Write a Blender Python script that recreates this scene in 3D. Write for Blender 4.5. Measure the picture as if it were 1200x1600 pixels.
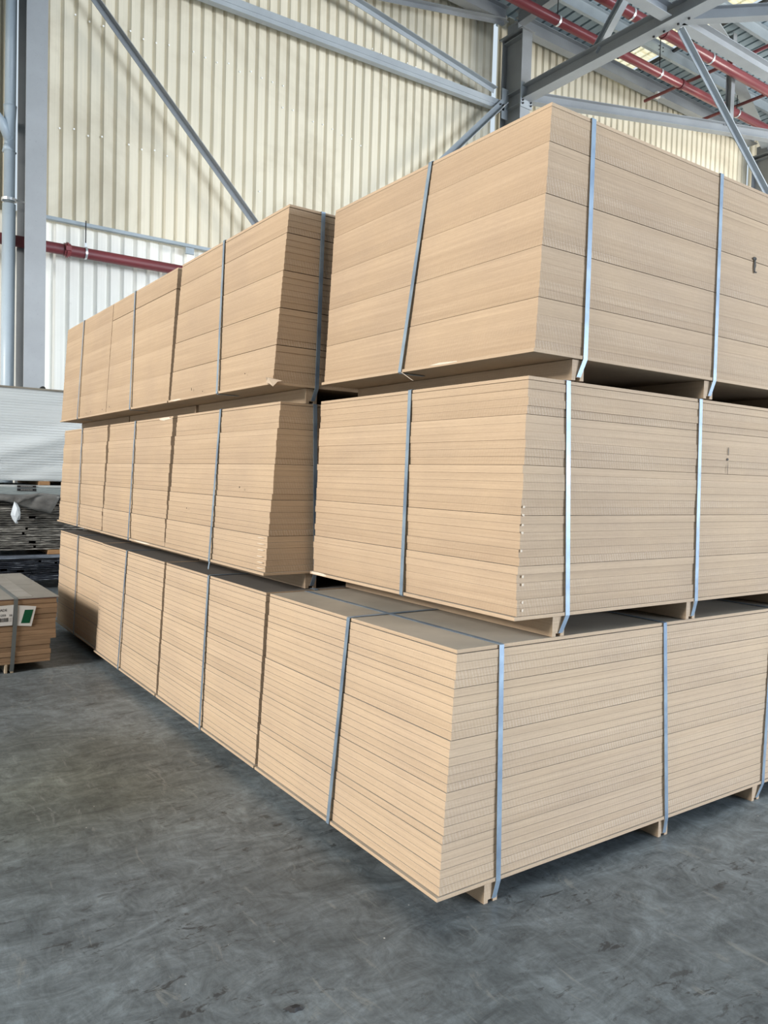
import bpy, bmesh, math, random
from mathutils import Vector, Matrix
random.seed(7)
for o in list(bpy.data.objects): bpy.data.objects.remove(o)
S = bpy.context.scene
COL = S.collection

# ------------------------------------------------------------------ camera
F_PX, YAW, PITCH, ROLL = 1225.94, math.radians(55.00646), math.radians(-2.45773), math.radians(1.6526)
f = Vector((math.cos(PITCH)*math.cos(YAW), math.cos(PITCH)*math.sin(YAW), math.sin(PITCH)))
r0 = Vector((math.sin(YAW), -math.cos(YAW), 0)); u0 = r0.cross(f)
rr = math.cos(ROLL)*r0 + math.sin(ROLL)*u0
uu = -math.sin(ROLL)*r0 + math.cos(ROLL)*u0
cd = bpy.data.cameras.new('camera'); cam = bpy.data.objects.new('camera', cd); COL.objects.link(cam)
M = Matrix((( rr.x, uu.x, -f.x, 0), (rr.y, uu.y, -f.y, 0), (rr.z, uu.z, -f.z, 1.3), (0, 0, 0, 1)))
cam.matrix_world = M
cd.sensor_fit = 'VERTICAL'; cd.sensor_height = 32.0; cd.lens = 32.0*F_PX/1600
cd.clip_start = .05; cd.clip_end = 300
S.camera = cam

# ------------------------------------------------------------------ light
S.view_settings.view_transform = 'Standard'; S.view_settings.look = 'None'
S.view_settings.exposure = -0.27; S.view_settings.gamma = 1.0; S.view_settings.use_curve_mapping = False
w = bpy.data.worlds.new('overcast_sky'); S.world = w; w.use_nodes = True
bg = w.node_tree.nodes['Background']
bg.inputs['Color'].default_value = (.76, .89, 1.0, 1); bg.inputs['Strength'].default_value = 1.05

def area(name, loc, aim, sx, sy, power, col):
    l = bpy.data.lights.new(name, 'AREA'); l.shape = 'RECTANGLE'; l.size = sx; l.size_y = sy
    l.energy = power; l.color = col
    o = bpy.data.objects.new(name, l); COL.objects.link(o); o.location = loc
    o.rotation_euler = (Vector(aim)-Vector(loc)).to_track_quat('-Z', 'Y').to_euler()
    return o
area('daylight_through_side_door', (-20.0, 0.4, 9.6), (1.6, 4.2, 1.3), 6.5, 5.0, 9300, (1.0, .945, .87))
area('daylight_through_end_opening', (13.0, -14.5, 2.6), (6.0, 7.0, 4.0), 12.0, 4.2, 5900, (.80, .885, 1.0))
area('added_right_wall_fill', (25.0, -1.0, 4.0), (15.0, 12.3, 8.6), 7.0, 5.0, 4300, (1.0, .97, .90))  # added fill lamp, brightens the right part of the back wall

sl = bpy.data.lights.new('high_sun', 'SUN'); sl.energy = 3.2; sl.angle = .03; sl.color = (1, .96, .9)
so = bpy.data.objects.new('high_sun', sl); COL.objects.link(so); so.rotation_euler = (Vector((-.15, -.45, -1))).to_track_quat('-Z', 'Y').to_euler()

# ------------------------------------------------------------------ materials
def mat(name, base=(.5, .5, .5), rough=.6, metal=0., spec=.5):
    m = bpy.data.materials.new(name); m.use_nodes = True
    b = m.node_tree.nodes['Principled BSDF']
    b.inputs['Base Color'].default_value = (*base, 1); b.inputs['Roughness'].default_value = rough
    b.inputs['Metallic'].default_value = metal; b.inputs['Specular IOR Level'].default_value = spec
    return m
class N:
    """tiny node helper"""
    def __init__(s, m): s.m = m; s.t = m.node_tree; s.b = s.t.nodes['Principled BSDF']
    def n(s, typ, **k):
        x = s.t.nodes.new(typ)
        for a, v in k.items():
            if a.startswith('i_'): x.inputs[a[2:].replace('_', ' ')].default_value = v
            else: setattr(x, a, v)
        return x
    def l(s, a, b): s.t.links.new(a, b)
    def coord(s, scale=(1, 1, 1), kind='Object', rot=(0, 0, 0), loc=(0, 0, 0)):
        c = s.n('ShaderNodeTexCoord'); mp = s.n('ShaderNodeMapping')
        mp.inputs['Scale'].default_value = scale; mp.inputs['Rotation'].default_value = rot
        mp.inputs['Location'].default_value = loc
        s.l(c.outputs[kind], mp.inputs['Vector']); return mp.outputs['Vector']
    def noise(s, vec, scale, detail=4, rough=.55, dist=0.):
        x = s.n('ShaderNodeTexNoise'); x.inputs['Scale'].default_value = scale; x.inputs['Detail'].default_value = detail
        x.inputs['Roughness'].default_value = rough; x.inputs['Distortion'].default_value = dist
        if vec is not None: s.l(vec, x.inputs['Vector'])
        return x.outputs['Fac']
    def ramp(s, fac, stops):
        x = s.n('ShaderNodeValToRGB'); e = x.color_ramp.elements
        while len(e) < len(stops): e.new(.5)
        for i, (p, c) in enumerate(stops):
            e[i].position = p; e[i].color = (*c, 1) if len(c) == 3 else c
        s.l(fac, x.inputs['Fac']); return x.outputs['Color']
    def mix(s, a, b, fac, typ='MIX'):
        x = s.n('ShaderNodeMix', data_type='RGBA', blend_type=typ)
        for idx, v in ((6, a), (7, b)):
            if isinstance(v, tuple): x.inputs[idx].default_value = (*v, 1)
            else: s.l(v, x.inputs[idx])
        if isinstance(fac, (int, float)): x.inputs[0].default_value = fac
        else: s.l(fac, x.inputs[0])
        return x.outputs[2]
    def math(s, op, a, b=0.):
        x = s.n('ShaderNodeMath', operation=op)
        for i, v in enumerate((a, b)):
            if isinstance(v, (int, float)): x.inputs[i].default_value = v
            else: s.l(v, x.inputs[i])
        return x.outputs[0]
    def bump(s, h, strength=.3, dist=.002):
        x = s.n('ShaderNodeBump'); x.inputs['Strength'].default_value = strength; x.inputs['Distance'].default_value = dist
        s.l(h, x.inputs['Height']); s.l(x.outputs[0], s.b.inputs['Normal'])

def mdf_material():
    m = mat('raw_mdf', (.6, .44, .28), .78, 0, .2); k = N(m)
    inf = k.n('ShaderNodeObjectInfo')
    sep = k.n('ShaderNodeSeparateColor'); k.l(inf.outputs['Color'], sep.inputs[0])
    tone, stri = sep.outputs[0], sep.outputs[1]
    c = k.coord()
    geo = k.n('ShaderNodeNewGeometry')
    # broad tonal drift along each edge, per board
    rnd = k.n('ShaderNodeCombineXYZ'); k.l(k.math('MULTIPLY', inf.outputs['Random'], 40.), rnd.inputs[2])
    add = k.n('ShaderNodeVectorMath', operation='ADD'); k.l(geo.outputs['Position'], add.inputs[0]); k.l(rnd.outputs[0], add.inputs[1])
    drift = k.noise(add.outputs[0], 1.3, 3)
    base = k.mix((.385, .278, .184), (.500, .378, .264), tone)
    base = k.mix(base, k.ramp(drift, [(.3, (.955, .95, .945)), (.7, (1.03, 1.03, 1.03))]), 1., 'MULTIPLY')
    # saw marks: slanted ticks across the cut edge, stronger where the board's green value says so
    mp = k.n('ShaderNodeMapping'); mp.inputs['Scale'].default_value = (1, 1, .28)
    k.l(geo.outputs['Position'], mp.inputs['Vector'])
    wv = k.n('ShaderNodeTexWave', wave_type='BANDS', bands_direction='DIAGONAL', wave_profile='SIN')
    wv.inputs['Scale'].default_value = 50; wv.inputs['Distortion'].default_value = 3.0; wv.inputs['Detail'].default_value = 2; wv.inputs['Detail Scale'].default_value = 1.2
    k.l(mp.outputs[0], wv.inputs['Vector'])
    wv2 = k.n('ShaderNodeTexWave', wave_type='BANDS', bands_direction='X', wave_profile='SIN')
    mp2 = k.n('ShaderNodeMapping'); mp2.inputs['Rotation'].default_value = (.35, -.62, .1); k.l(geo.outputs['Position'], mp2.inputs['Vector'])
    wv2.inputs['Scale'].default_value = 46; wv2.inputs['Distortion'].default_value = 2.5; wv2.inputs['Detail'].default_value = 2
    k.l(mp2.outputs[0], wv2.inputs['Vector'])
    ticks = k.math('MULTIPLY', wv.outputs['Fac'], k.math('ADD', k.math('MULTIPLY', wv2.outputs['Fac'], .6), .4))
    nrm = k.n('ShaderNodeSeparateXYZ'); k.l(geo.outputs['Normal'], nrm.inputs[0])
    yface = k.math('ADD', k.math('MULTIPLY', k.math('POWER', k.math('ABSOLUTE', nrm.outputs[1]), 2.), .75), .25)
    amp = k.math('MULTIPLY', k.math('MULTIPLY', stri, yface), k.ramp(k.noise(add.outputs[0], 2.4, 2), [(.35, (.2, .2, .2)), (.65, (1, 1, 1))]))
    base = k.mix(base, k.mix(base, (.62, .55, .47), .55), k.math('MULTIPLY', ticks, k.math('MULTIPLY', amp, .7)))
    base = k.mix(base, k.mix(base, (.27, .20, .14), .5), k.math('MULTIPLY', k.math('SUBTRACT', 1., wv.outputs['Fac']), k.math('MULTIPLY', amp, .22)))
    # fine fibre speckle, stretched along the board
    sp = k.n('ShaderNodeMapping'); sp.inputs['Scale'].default_value = (14, 14, 180); k.l(geo.outputs['Position'], sp.inputs['Vector'])
    fib = k.noise(sp.outputs[0], 3.0, 4, .7)
    base = k.mix(base, k.ramp(fib, [(.3, (.93, .93, .93)), (.7, (1.05, 1.05, 1.05))]), 1., 'MULTIPLY')
    sb = k.n('ShaderNodeMapping'); sb.inputs['Scale'].default_value = (.8, .8, 90); k.l(geo.outputs['Position'], sb.inputs['Vector'])
    bands = k.noise(sb.outputs[0], 1.6, 3, .6)
    base = k.mix(base, k.ramp(bands, [(.32, (.93, .925, .92)), (.68, (1.07, 1.07, 1.07))]), 1., 'MULTIPLY')
    cl = k.noise(geo.outputs['Position'], 2.2, 4, .6)
    base = k.mix(base, k.ramp(cl, [(.35, (.955, .955, .97)), (.65, (1.04, 1.035, 1.02))]), 1., 'MULTIPLY')
    # sanded faces carry grey dust
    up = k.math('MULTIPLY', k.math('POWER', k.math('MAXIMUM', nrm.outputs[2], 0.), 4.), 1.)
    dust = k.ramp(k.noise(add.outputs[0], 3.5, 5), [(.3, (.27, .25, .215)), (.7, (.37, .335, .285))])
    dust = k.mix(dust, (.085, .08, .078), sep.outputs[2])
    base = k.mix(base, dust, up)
    k.l(base, k.b.inputs['Base Color'])
    k.bump(k.math('ADD', fib, k.math('MULTIPLY', ticks, amp)), .22, .0012)
    return m
MDF = mdf_material()

def steel_paint(name, a, b, rough=.5, metal=0.):
    m = mat(name, a, rough, metal); k = N(m)
    v = k.coord()
    n1 = k.noise(v, 1.1, 5, .6)
    c = k.mix(a, b, k.ramp(n1, [(.35, (0, 0, 0)), (.7, (1, 1, 1))]))
    sp = k.ramp(k.noise(v, 38, 3, .7), [(.62, (1, 1, 1)), (.72, (.72, .70, .68))])
    c = k.mix(c, sp, .5, 'MULTIPLY')
    k.l(c, k.b.inputs['Base Color']); return m
STEEL = steel_paint('grey_painted_steel', (.31, .33, .35), (.25, .265, .28), .45)
STEEL_L = steel_paint('pale_grey_painted_steel', (.37, .405, .43), (.30, .33, .355), .5)
GALV = steel_paint('galvanised_steel', (.33, .37, .40), (.25, .29, .31), .45, .35)
PIPE_R = steel_paint('red_painted_pipe', (.24, .050, .055), (.18, .040, .046), .3)
PIPE_RD = steel_paint('dark_red_pipe', (.16, .026, .032), (.12, .022, .028), .5)
PVC = steel_paint('pale_blue_grey_pvc', (.42, .50, .56), (.36, .43, .49), .38)
BRIGHT = mat('bright_zinc', (.72, .74, .76), .3, .7)
DARKM = mat('black_rubber', (.015, .015, .017), .7)

def strap_material():
    m = mat('steel_strap', (.2, .3, .4), .40, .4); k = N(m)
    geo = k.n('ShaderNodeNewGeometry')
    c = k.ramp(k.noise(geo.outputs['Position'], 9, 4), [(.35, (.16, .22, .30)), (.65, (.27, .35, .43))])
    k.l(c, k.b.inputs['Base Color']); return m
STRAP = strap_material()

def cladding(name, a, b, stain, amt=.5):
    m = mat(name, a, .55, 0, .35); k = N(m)
    v = k.coord(); vs = k.coord((2.2, 2.2, .25))
    c = k.mix(a, b, k.noise(vs, 3.0, 4))
    fine = k.ramp(k.noise(k.coord((60, 60, .5)), 1.0, 3), [(.3, (.93, .93, .93)), (.7, (1.04, 1.04, 1.04))])
    c = k.mix(c, fine, 1., 'MULTIPLY')
    st = k.ramp(k.noise(v, .55, 6, .62, .6), [(.50, (0, 0, 0)), (.74, (1, 1, 1))])
    c = k.mix(c, stain, k.math('MULTIPLY', st, amt))
    gr = k.ramp(k.noise(v, 5.5, 5, .7), [(.66, (0, 0, 0)), (.80, (1, 1, 1))])
    c = k.mix(c, (.36, .33, .26), k.math('MULTIPLY', gr, .35))
    k.l(c, k.b.inputs['Base Color']); return m
CREAM = cladding('cream_cladding', (.80, .735, .59), (.68, .63, .50), (.46, .40, .29), .65)
LIT_CL = cladding('lit_off_white_cladding', (.88, .87, .81), (.82, .815, .76), (.64, .63, .57), .35)  # lower sheeting: the strong light on it is put into a whiter colour

def roof_material():
    m = mat('blue_grey_roof_sheet', (.30, .37, .42), .5, 0.); k = N(m)
    c = k.ramp(k.noise(k.coord((1.5, .3, 1)), 2.0, 4), [(.3, (.20, .265, .31)), (.7, (.31, .385, .43))])
    k.l(c, k.b.inputs['Base Color']); return m
ROOF = roof_material()

def skylight_material():
    m = mat('fibreglass_skylight', (.82, .78, .58), .6); k = N(m)
    c = k.ramp(k.noise(k.coord((.6, 5, 1)), 3.0, 4), [(.35, (.70, .62, .38)), (.65, (.90, .87, .70))])
    k.l(c, k.b.inputs['Base Color'])
    tr = k.n('ShaderNodeBsdfTranslucent'); k.l(c, tr.inputs['Color'])
    mx = k.n('ShaderNodeMixShader'); mx.inputs[0].default_value = .8
    k.l(k.b.outputs[0], mx.inputs[1]); k.l(tr.outputs[0], mx.inputs[2])
    k.l(mx.outputs[0], k.t.nodes['Material Output'].inputs['Surface'])
    return m
SKYL = skylight_material()

def floor_material():
    m = mat('worn_concrete', (.1, .1, .1), .5, 0, .35); k = N(m)
    geo = k.n('ShaderNodeNewGeometry')
    def mapped(sc, rot=0., loc=(0, 0, 0)):
        mp = k.n('ShaderNodeMapping'); mp.inputs['Scale'].default_value = sc; mp.inputs['Rotation'].default_value = (0, 0, rot); mp.inputs['Location'].default_value = loc
        k.l(geo.outputs['Position'], mp.inputs['Vector']); return mp.outputs[0]
    p = mapped((1, 1, 1))
    big = k.noise(p, .8, 6, .6, .5)
    c = k.ramp(big, [(.30, (.075, .089, .098)), (.50, (.122, .144, .158)), (.70, (.178, .208, .226))])
    # trowel swirls
    sw = k.noise(mapped((1, 1.9, 1), .9), 4.2, 14, .78, 1.6)
    c = k.mix(c, k.ramp(sw, [(.36, (.62, .63, .64)), (.50, (1, 1, 1)), (.64, (1.42, 1.45, 1.46))]), 1., 'MULTIPLY')
    sw2 = k.noise(mapped((2.4, 1, 1), .35, (3, 1, 0)), 7.5, 12, .78, 1.5)
    c = k.mix(c, k.ramp(sw2, [(.36, (.72, .73, .74)), (.5, (1, 1, 1)), (.64, (1.25, 1.26, 1.27))]), 1., 'MULTIPLY')
    # brownish patch left of the packs
    vec = k.n('ShaderNodeVectorMath', operation='SUBTRACT'); k.l(geo.outputs['Position'], vec.inputs[0]); vec.inputs[1].default_value = (.72, 3.35, 0)
    ln = k.n('ShaderNodeVectorMath', operation='LENGTH'); k.l(vec.outputs[0], ln.inputs[0])
    d = k.math('ADD', ln.outputs['Value'], k.math('MULTIPLY', k.noise(p, 1.6, 4), .9))
    patch = k.ramp(k.math('MULTIPLY', d, .6), [(.38, (1, 1, 1)), (.82, (0, 0, 0))])
    c = k.mix(c, k.mix(c, (.74, .70, .57), 1., 'MULTIPLY'), patch)
    # dark scuffs and rubber flecks
    fl = k.ramp(k.noise(mapped((1, 2.4, 1), .55, (7, 0, 0)), 11, 4, .75, .7), [(.575, (0, 0, 0)), (.63, (1, 1, 1))])
    fm = k.ramp(k.noise(p, 1.9, 3), [(.42, (0, 0, 0)), (.58, (1, 1, 1))])
    c = k.mix(c, (.022, .023, .025), k.math('MULTIPLY', k.math('MULTIPLY', fl, fm), .75))
    # pale scrapes
    ps = k.ramp(k.noise(mapped((3.2, .8, 1), 1.2, (0, 5, 0)), 5, 5, .7, 1.1), [(.60, (0, 0, 0)), (.69, (1, 1, 1))])
    c = k.mix(c, (.22, .23, .22), k.math('MULTIPLY', ps, .55))
    dots = k.n('ShaderNodeTexVoronoi', feature='F1'); dots.inputs['Scale'].default_value = 9; k.l(geo.outputs['Position'], dots.inputs['Vector'])
    dt = k.ramp(dots.outputs['Distance'], [(.018, (1, 1, 1)), (.03, (0, 0, 0))])
    dm = k.ramp(k.noise(p, 2.7, 2), [(.46, (0, 0, 0)), (.52, (1, 1, 1))])
    c = k.mix(c, (.55, .55, .52), k.math('MULTIPLY', dt, dm))
    k.l(c, k.b.inputs['Base Color'])
    k.l(k.ramp(sw, [(.3, (.58, .58, .58)), (.7, (.38, .38, .38))]), k.b.inputs['Roughness'])
    k.bump(sw, .15, .002)
    return m
FLOOR = floor_material()

def flatm(name, c, rough=.6, spec=.3): return mat(name, c, rough, 0, spec)
CHIP = flatm('chipped_pale_edge', (.66, .57, .46), .85)
STAIN = flatm('black_smear', (.02, .018, .015), .6)
PAPER = flatm('white_label_paper', (.62, .62, .61), .5)
GREEN = flatm('green_print', (.0, .075, .032), .45)
INK = flatm('black_ink', (.02, .02, .022), .6)

def noisy(name, stops, scale=(1, 1, 1), sc=4., rough=.6, det=4, vary=0.):
    m = mat(name, stops[0][1], rough); k = N(m)
    c = k.ramp(k.noise(k.coord(scale), sc, det, .65), stops)
    if vary:
        inf = k.n('ShaderNodeObjectInfo')
        c = k.mix(c, k.ramp(inf.outputs['Random'], [(0., (1-vary,)*3), (1., (1+vary,)*3)]), 1., 'MULTIPLY')
    k.l(c, k.b.inputs['Base Color']); return m
GREYTOP = noisy('grey_cover_sheet', [(.3, (.20, .195, .18)), (.7, (.30, .29, .265))], (1, .5, 1), 3)
BROWNMDF = noisy('brown_mdf_edge', [(.3, (.20, .125, .070)), (.7, (.30, .195, .115))], (1, 1, 14), 4, .75, vary=.15)
REDEDGE = flatm('dark_red_edge', (.17, .035, .04))
SHEETW = noisy('white_sheet_edge', [(.3, (.76, .82, .86)), (.7, (.82, .87, .91))], (.3, 1, 1), 2, .5, vary=.10)
SHEETG = noisy('grey_brown_sheet', [(.40, (.02, .02, .02)), (.5, (.09, .088, .084)), (.60, (.42, .41, .38))], (2.2, 1, 60), 3.5, .45, vary=.55)
SHEETB = noisy('blue_black_sheet', [(.40, (.008, .010, .016)), (.56, (.03, .036, .05)), (.68, (.32, .36, .42))], (2.2, 1, 60), 3.5, .3, vary=.5)
FILMG = noisy('dusty_grey_film', [(.3, (.10, .10, .10)), (.7, (.24, .24, .235))], (1, 1, 3), 4, .35)
FOIL = flatm('crumpled_silver_plastic', (.60, .66, .72), .25)
PALLETW = noisy('pallet_wood', [(.3, (.25, .13, .06)), (.7, (.42, .25, .12))], (1, 1, 5), 4, .8)
def film_material():
    m = mat('clear_stretch_film', (.88, .94, .98), .3, 0, .5); k = N(m)
    tr = k.n('ShaderNodeBsdfTransparent'); mx = k.n('ShaderNodeMixShader')
    fc = k.ramp(k.noise(k.coord((.35, 1, 2.0), rot=(0, -.45, 0)), 1.1, 3, .5, .5), [(.38, (.22, .22, .22)), (.52, (.42, .42, .42)), (.62, (.75, .75, .75))])
    k.l(fc, mx.inputs[0]); k.l(tr.outputs[0], mx.inputs[1]); k.l(k.b.outputs[0], mx.inputs[2])
    k.l(mx.outputs[0], k.t.nodes['Material Output'].inputs['Surface'])
    return m
FILM = film_material()

# ------------------------------------------------------------------ mesh helpers
def link(name, me, m=None, parent=None):
    o = bpy.data.objects.new(name, me); COL.objects.link(o)
    if m is not None and me is not None and len(me.materials) == 0: me.materials.append(m)
    if parent is not None: o.parent = parent
    return o
def done(name, bm, m, parent=None, smooth=False):
    bmesh.ops.recalc_face_normals(bm, faces=bm.faces[:])
    me = bpy.data.meshes.new(name); bm.to_mesh(me); bm.free()
    if smooth:
        for p in me.polygons: p.use_smooth = True
    return link(name, me, m, parent)
def thing(name, label, cat, loc=(0, 0, 0), group=None):
    o = bpy.data.objects.new(name, None); COL.objects.link(o); o.location = loc; o.empty_display_size = .1
    o['label'] = label; o['category'] = cat
    if group: o['group'] = group
    return o
def tag(o, label, cat, group=None):
    o['label'] = label; o['category'] = cat
    if group: o['group'] = group
    return o
def struct(o): o['kind'] = 'structure'; return o

def box(bm, x0, x1, y0, y1, z0, z1, bev=0.):
    t = bmesh.new()
    vs = [t.verts.new((x, y, z)) for x in (x0, x1) for y in (y0, y1) for z in (z0, z1)]
    for q in ((0, 1, 3, 2), (4, 6, 7, 5), (0, 4, 5, 1), (2, 3, 7, 6), (0, 2, 6, 4), (1, 5, 7, 3)): t.faces.new([vs[i] for i in q])
    if bev: bmesh.ops.bevel(t, geom=t.edges[:], offset=bev, segments=1, affect='EDGES')
    me = bpy.data.meshes.new('t'); t.to_mesh(me); t.free(); bm.from_mesh(me); bpy.data.meshes.remove(me)
def frame_axes(d, up=Vector((0, 0, 1))):
    d = d.normalized()
    if abs(d.dot(up)) > .98: up = Vector((0, 1, 0))
    s = d.cross(up).normalized(); return d, s, s.cross(d).normalized()
def prism(bm, a, b, prof, up=Vector((0, 0, 1))):
    """extrude a closed (side,up) outline from a to b"""
    a, b = Vector(a), Vector(b); d, s, u = frame_axes(b-a, up)
    A = [bm.verts.new(a+s*p[0]+u*p[1]) for p in prof]; B = [bm.verts.new(b+s*p[0]+u*p[1]) for p in prof]
    n = len(prof)
    for i in range(n): bm.faces.new((A[i], A[(i+1) % n], B[(i+1) % n], B[i]))
    bm.faces.new(A); bm.faces.new(B[::-1])
def i_prof(w, h, tf=.014, tw=.010):
    W, H, T = w/2, h/2, tw/2
    return [(-W, -H), (W, -H), (W, -H+tf), (T, -H+tf), (T, H-tf), (W, H-tf), (W, H), (-W, H), (-W, H-tf), (-T, H-tf), (-T, -H+tf), (-W, -H+tf)]
def c_prof(w, h, t=.008, lip=0.):
    return [(0, 0), (w, 0), (w, t), (t, t), (t, h-t), (w, h-t), (w, h), (0, h)]
def l_prof(w, h, t=.010): return [(0, 0), (w, 0), (w, t), (t, t), (t, h), (0, h)]
def tube(bm, pts, r, seg=20, cap=True):
    pts = [Vector(p) for p in pts]; rings = []
    d0 = (pts[1]-pts[0]).normalized(); _, s, u = frame_axes(d0)
    for i, p in enumerate(pts):
        if i == 0: d = d0
        elif i == len(pts)-1: d = (pts[-1]-pts[-2]).normalized()
        else: d = ((pts[i]-pts[i-1]).normalized()+(pts[i+1]-pts[i]).normalized()).normalized()
        s = (s-d*s.dot(d)).normalized(); u = s.cross(d)
        R = r[i] if isinstance(r, (list, tuple)) else r
        rings.append([bm.verts.new(p+(s*math.cos(a)+u*math.sin(a))*R) for a in [2*math.pi*j/seg for j in range(seg)]])
    for A, B in zip(rings, rings[1:]):
        for j in range(seg): bm.faces.new((A[j], A[(j+1) % seg], B[(j+1) % seg], B[j]))
    if cap: bm.faces.new(rings[0][::-1]); bm.faces.new(rings[-1])
def ribbon(bm, pts, wdir, w, t, ndirs):
    """flat strap along pts; wdir = width direction, ndirs = outward normal at each point"""
    wd = Vector(wdir).normalized()*w/2; R = []
    for p, n in zip(pts, ndirs):
        p = Vector(p); n = Vector(n).normalized()*t
        R.append([bm.verts.new(p-wd), bm.verts.new(p+wd), bm.verts.new(p+wd+n), bm.verts.new(p-wd+n)])
    for A, B in zip(R, R[1:]):
        for j in range(4): bm.faces.new((A[j], A[(j+1) % 4], B[(j+1) % 4], B[j]))
    bm.faces.new(R[0][::-1]); bm.faces.new(R[-1])
def single(name, label, cat, bm, m, group=None, smooth=False): return tag(done(name, bm, m, None, smooth), label, cat, group)

# ================================================================== setting
bm = bmesh.new(); box(bm, -16, 34, -16, 13.5, -.3, 0); struct(done('floor', bm, FLOOR))
bm = bmesh.new(); box(bm, -60, 80, -70, 70, -.6, -.32); struct(done('ground', bm, flatm('yard_ground', (.48, .47, .44), .9)))

WY = 12.35
def corrugated(bm, x0, x1, z0, z1, y, pitch=.2, depth=.035, groove=.30, phase=0.):
    """vertical cladding seen from inside: wide pans with narrow grooves pressed away from the room"""
    pts = []; n0 = math.floor((x0-phase)/pitch)-1; x = phase+n0*pitch
    while x < x1+pitch:
        for dx, dy in ((0, 0), (pitch*(1-groove), 0), (pitch*(1-groove*.95), depth), (pitch*(1-groove*.62), depth)):
            pts.append((x+dx, dy))
        x += pitch
    pts = [(min(max(a, x0), x1), b) for a, b in pts if x0-.06 <= a <= x1+.06]
    zs = [z0, z1]
    rows = [[bm.verts.new((a, y+b, z)) for a, b in pts] for z in zs]
    for A, B in zip(rows, rows[1:]):
        for i in range(len(A)-1):
            if abs(pts[i][0]-pts[i+1][0])+abs(pts[i][1]-pts[i+1][1]) > 1e-5: bm.faces.new((A[i], A[i+1], B[i+1], B[i]))
EAVE = 10.92; SEAM = 4.93
gaps = ((2.068, 2.140), (11.075, 11.180), (20.42, 20.50))
bm = bmesh.new()
xs = [-14, gaps[0][0], gaps[0][1], gaps[1][0], gaps[1][1], gaps[2][0], gaps[2][1], 34]
for i in range(0, 8, 2): corrugated(bm, xs[i], xs[i+1], SEAM, EAVE, WY, .193 if i < 4 else .208, .046, .36, .03)
wb = struct(done('wall_back', bm, CREAM))
wb['label'] = 'cream corrugated cladding of the upper back wall'
bm = bmesh.new()
xs2 = [-14, 2.085, 2.110, 11.09, 11.14, 20.43, 20.47, 34]
for i in range(0, 8, 2): corrugated(bm, xs2[i], xs2[i+1], 0.0, SEAM+.05, WY+.10, .2, .042, .42, .07)
struct(done('wall_lower_back', bm, LIT_CL))
# side walls out of the photograph: they shade the shed as its real walls do
bm = bmesh.new(); box(bm, -8, 4.0, -14.2, -14.0, 0, 12.2); struct(done('wall_front', bm, flatm('dark_cladding', (.16, .15, .13), .8)))
bm = bmesh.new()
for i, (x0, x1) in enumerate(((0, 0),)): pass
box(bm, -8.2, -8.0, -14.0, 12.3, 7.6, 11.25); box(bm, -8.2, -8.0, -14, -6.0, 0, 7.6); struct(done('wall_left', bm, flatm('dark_cladding_side', (.16, .15, .13), .8)))

# roof: flat ribbed sheets running front to back, slope rising gently towards the front
def zr(y): return 10.93 + .045*(12.4-y)
SK0, SK1 = 14.48, 15.22
bm = bmesh.new()
def roofstrip(bm, x0, x1, lift=0.):
    p = .25; x = x0; pts = []
    while x < x1-.01:
        pts += [(x, 0), (x+.19, 0), (x+.197, .055), (x+.243, .055)]; x += p
    pts.append((x1, 0)); pts = [(min(a, x1), b) for a, b in pts]
    A = [bm.verts.new((a, 12.75, zr(12.75)+b+lift)) for a, b in pts]; B = [bm.verts.new((a, -14.2, zr(-14.2)+b+lift)) for a, b in pts]
    for i in range(len(A)-1):
        if abs(pts[i+1][0]-pts[i][0]) > 1e-4: bm.faces.new((A[i], A[i+1], B[i+1], B[i]))
roofstrip(bm, -14.5, 6.0); roofstrip(bm, 6.7, SK0); roofstrip(bm, SK1, 34)
struct(done('ceiling', bm, ROOF))
for i, (a, b) in enumerate(((SK0, SK1), (6.0, 6.7))):
    bm = bmesh.new(); roofstrip(bm, a, b, .012); struct(done('window_%d' % (i+1), bm, SKYL))

# ================================================================== steelwork
def column(label, x, full=True):
    """H column: flanges face the room, web along Y. x = left edge of the front flange"""
    t = thing('steel_column', label, 'column', (x+.13, 11.9, 0), 'steel columns against the back wall')
    W = .27; x0 = x-(x+.13); yf = 11.60-11.9; yb = 12.18-11.9; H = 10.25
    bm = bmesh.new(); box(bm, x0, x0+W, yf, yf+.018, 0, H, .002); done('front_flange', bm, STEEL, t)
    bm = bmesh.new(); box(bm, x0, x0+W, yb-.018, yb, 0, H, .002); done('back_flange', bm, STEEL, t)
    bm = bmesh.new(); box(bm, x0+W/2-.007, x0+W/2+.007, yf+.018, yb-.018, 0, H); done('web', bm, STEEL, t)
    for z in (8.82, 9.10, 10.16):
        bm = bmesh.new(); box(bm, x0+.004, x0+W/2-.007, yf+.018, yb-.018, z, z+.014); done('stiffener', bm, STEEL, t)
    bm = bmesh.new(); box(bm, x0-.05, x0+W+.05, yf-.05, yb+.04, H, H+.022, .002); done('cap_plate', bm, STEEL, t)
    bm = bmesh.new(); box(bm, x0-.06, x0+W+.06, yf-.06, yb+.03, 0, .025, .002); done('base_plate', bm, STEEL, t)
    bm = bmesh.new(); box(bm, x0+.06, x0+.20, -.1, .2, H+.022, 10.52, .002); done('top_stub', bm, STEEL, t)
    if x > 5:
        bm = bmesh.new(); box(bm, x0-.12, x0+.06, yf+.40, yf+.414, 8.62, 9.22, .002); done('gusset_plate', bm, STEEL_L, t)
    return t
column('grey steel H column at the left edge, beside the downpipe', 2.09)
column('grey steel H column rising behind the top corner of the nearest packs', 11.13)
column('dark steel H column at the right edge, partly behind the red pipes', 20.36)

def member(name, label, cat, a, b, prof, m=STEEL, up=Vector((0, 0, 1)), group=None):
    bm = bmesh.new(); prism(bm, a, b, prof, up); return single(name, label, cat, bm, m, group)
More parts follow.
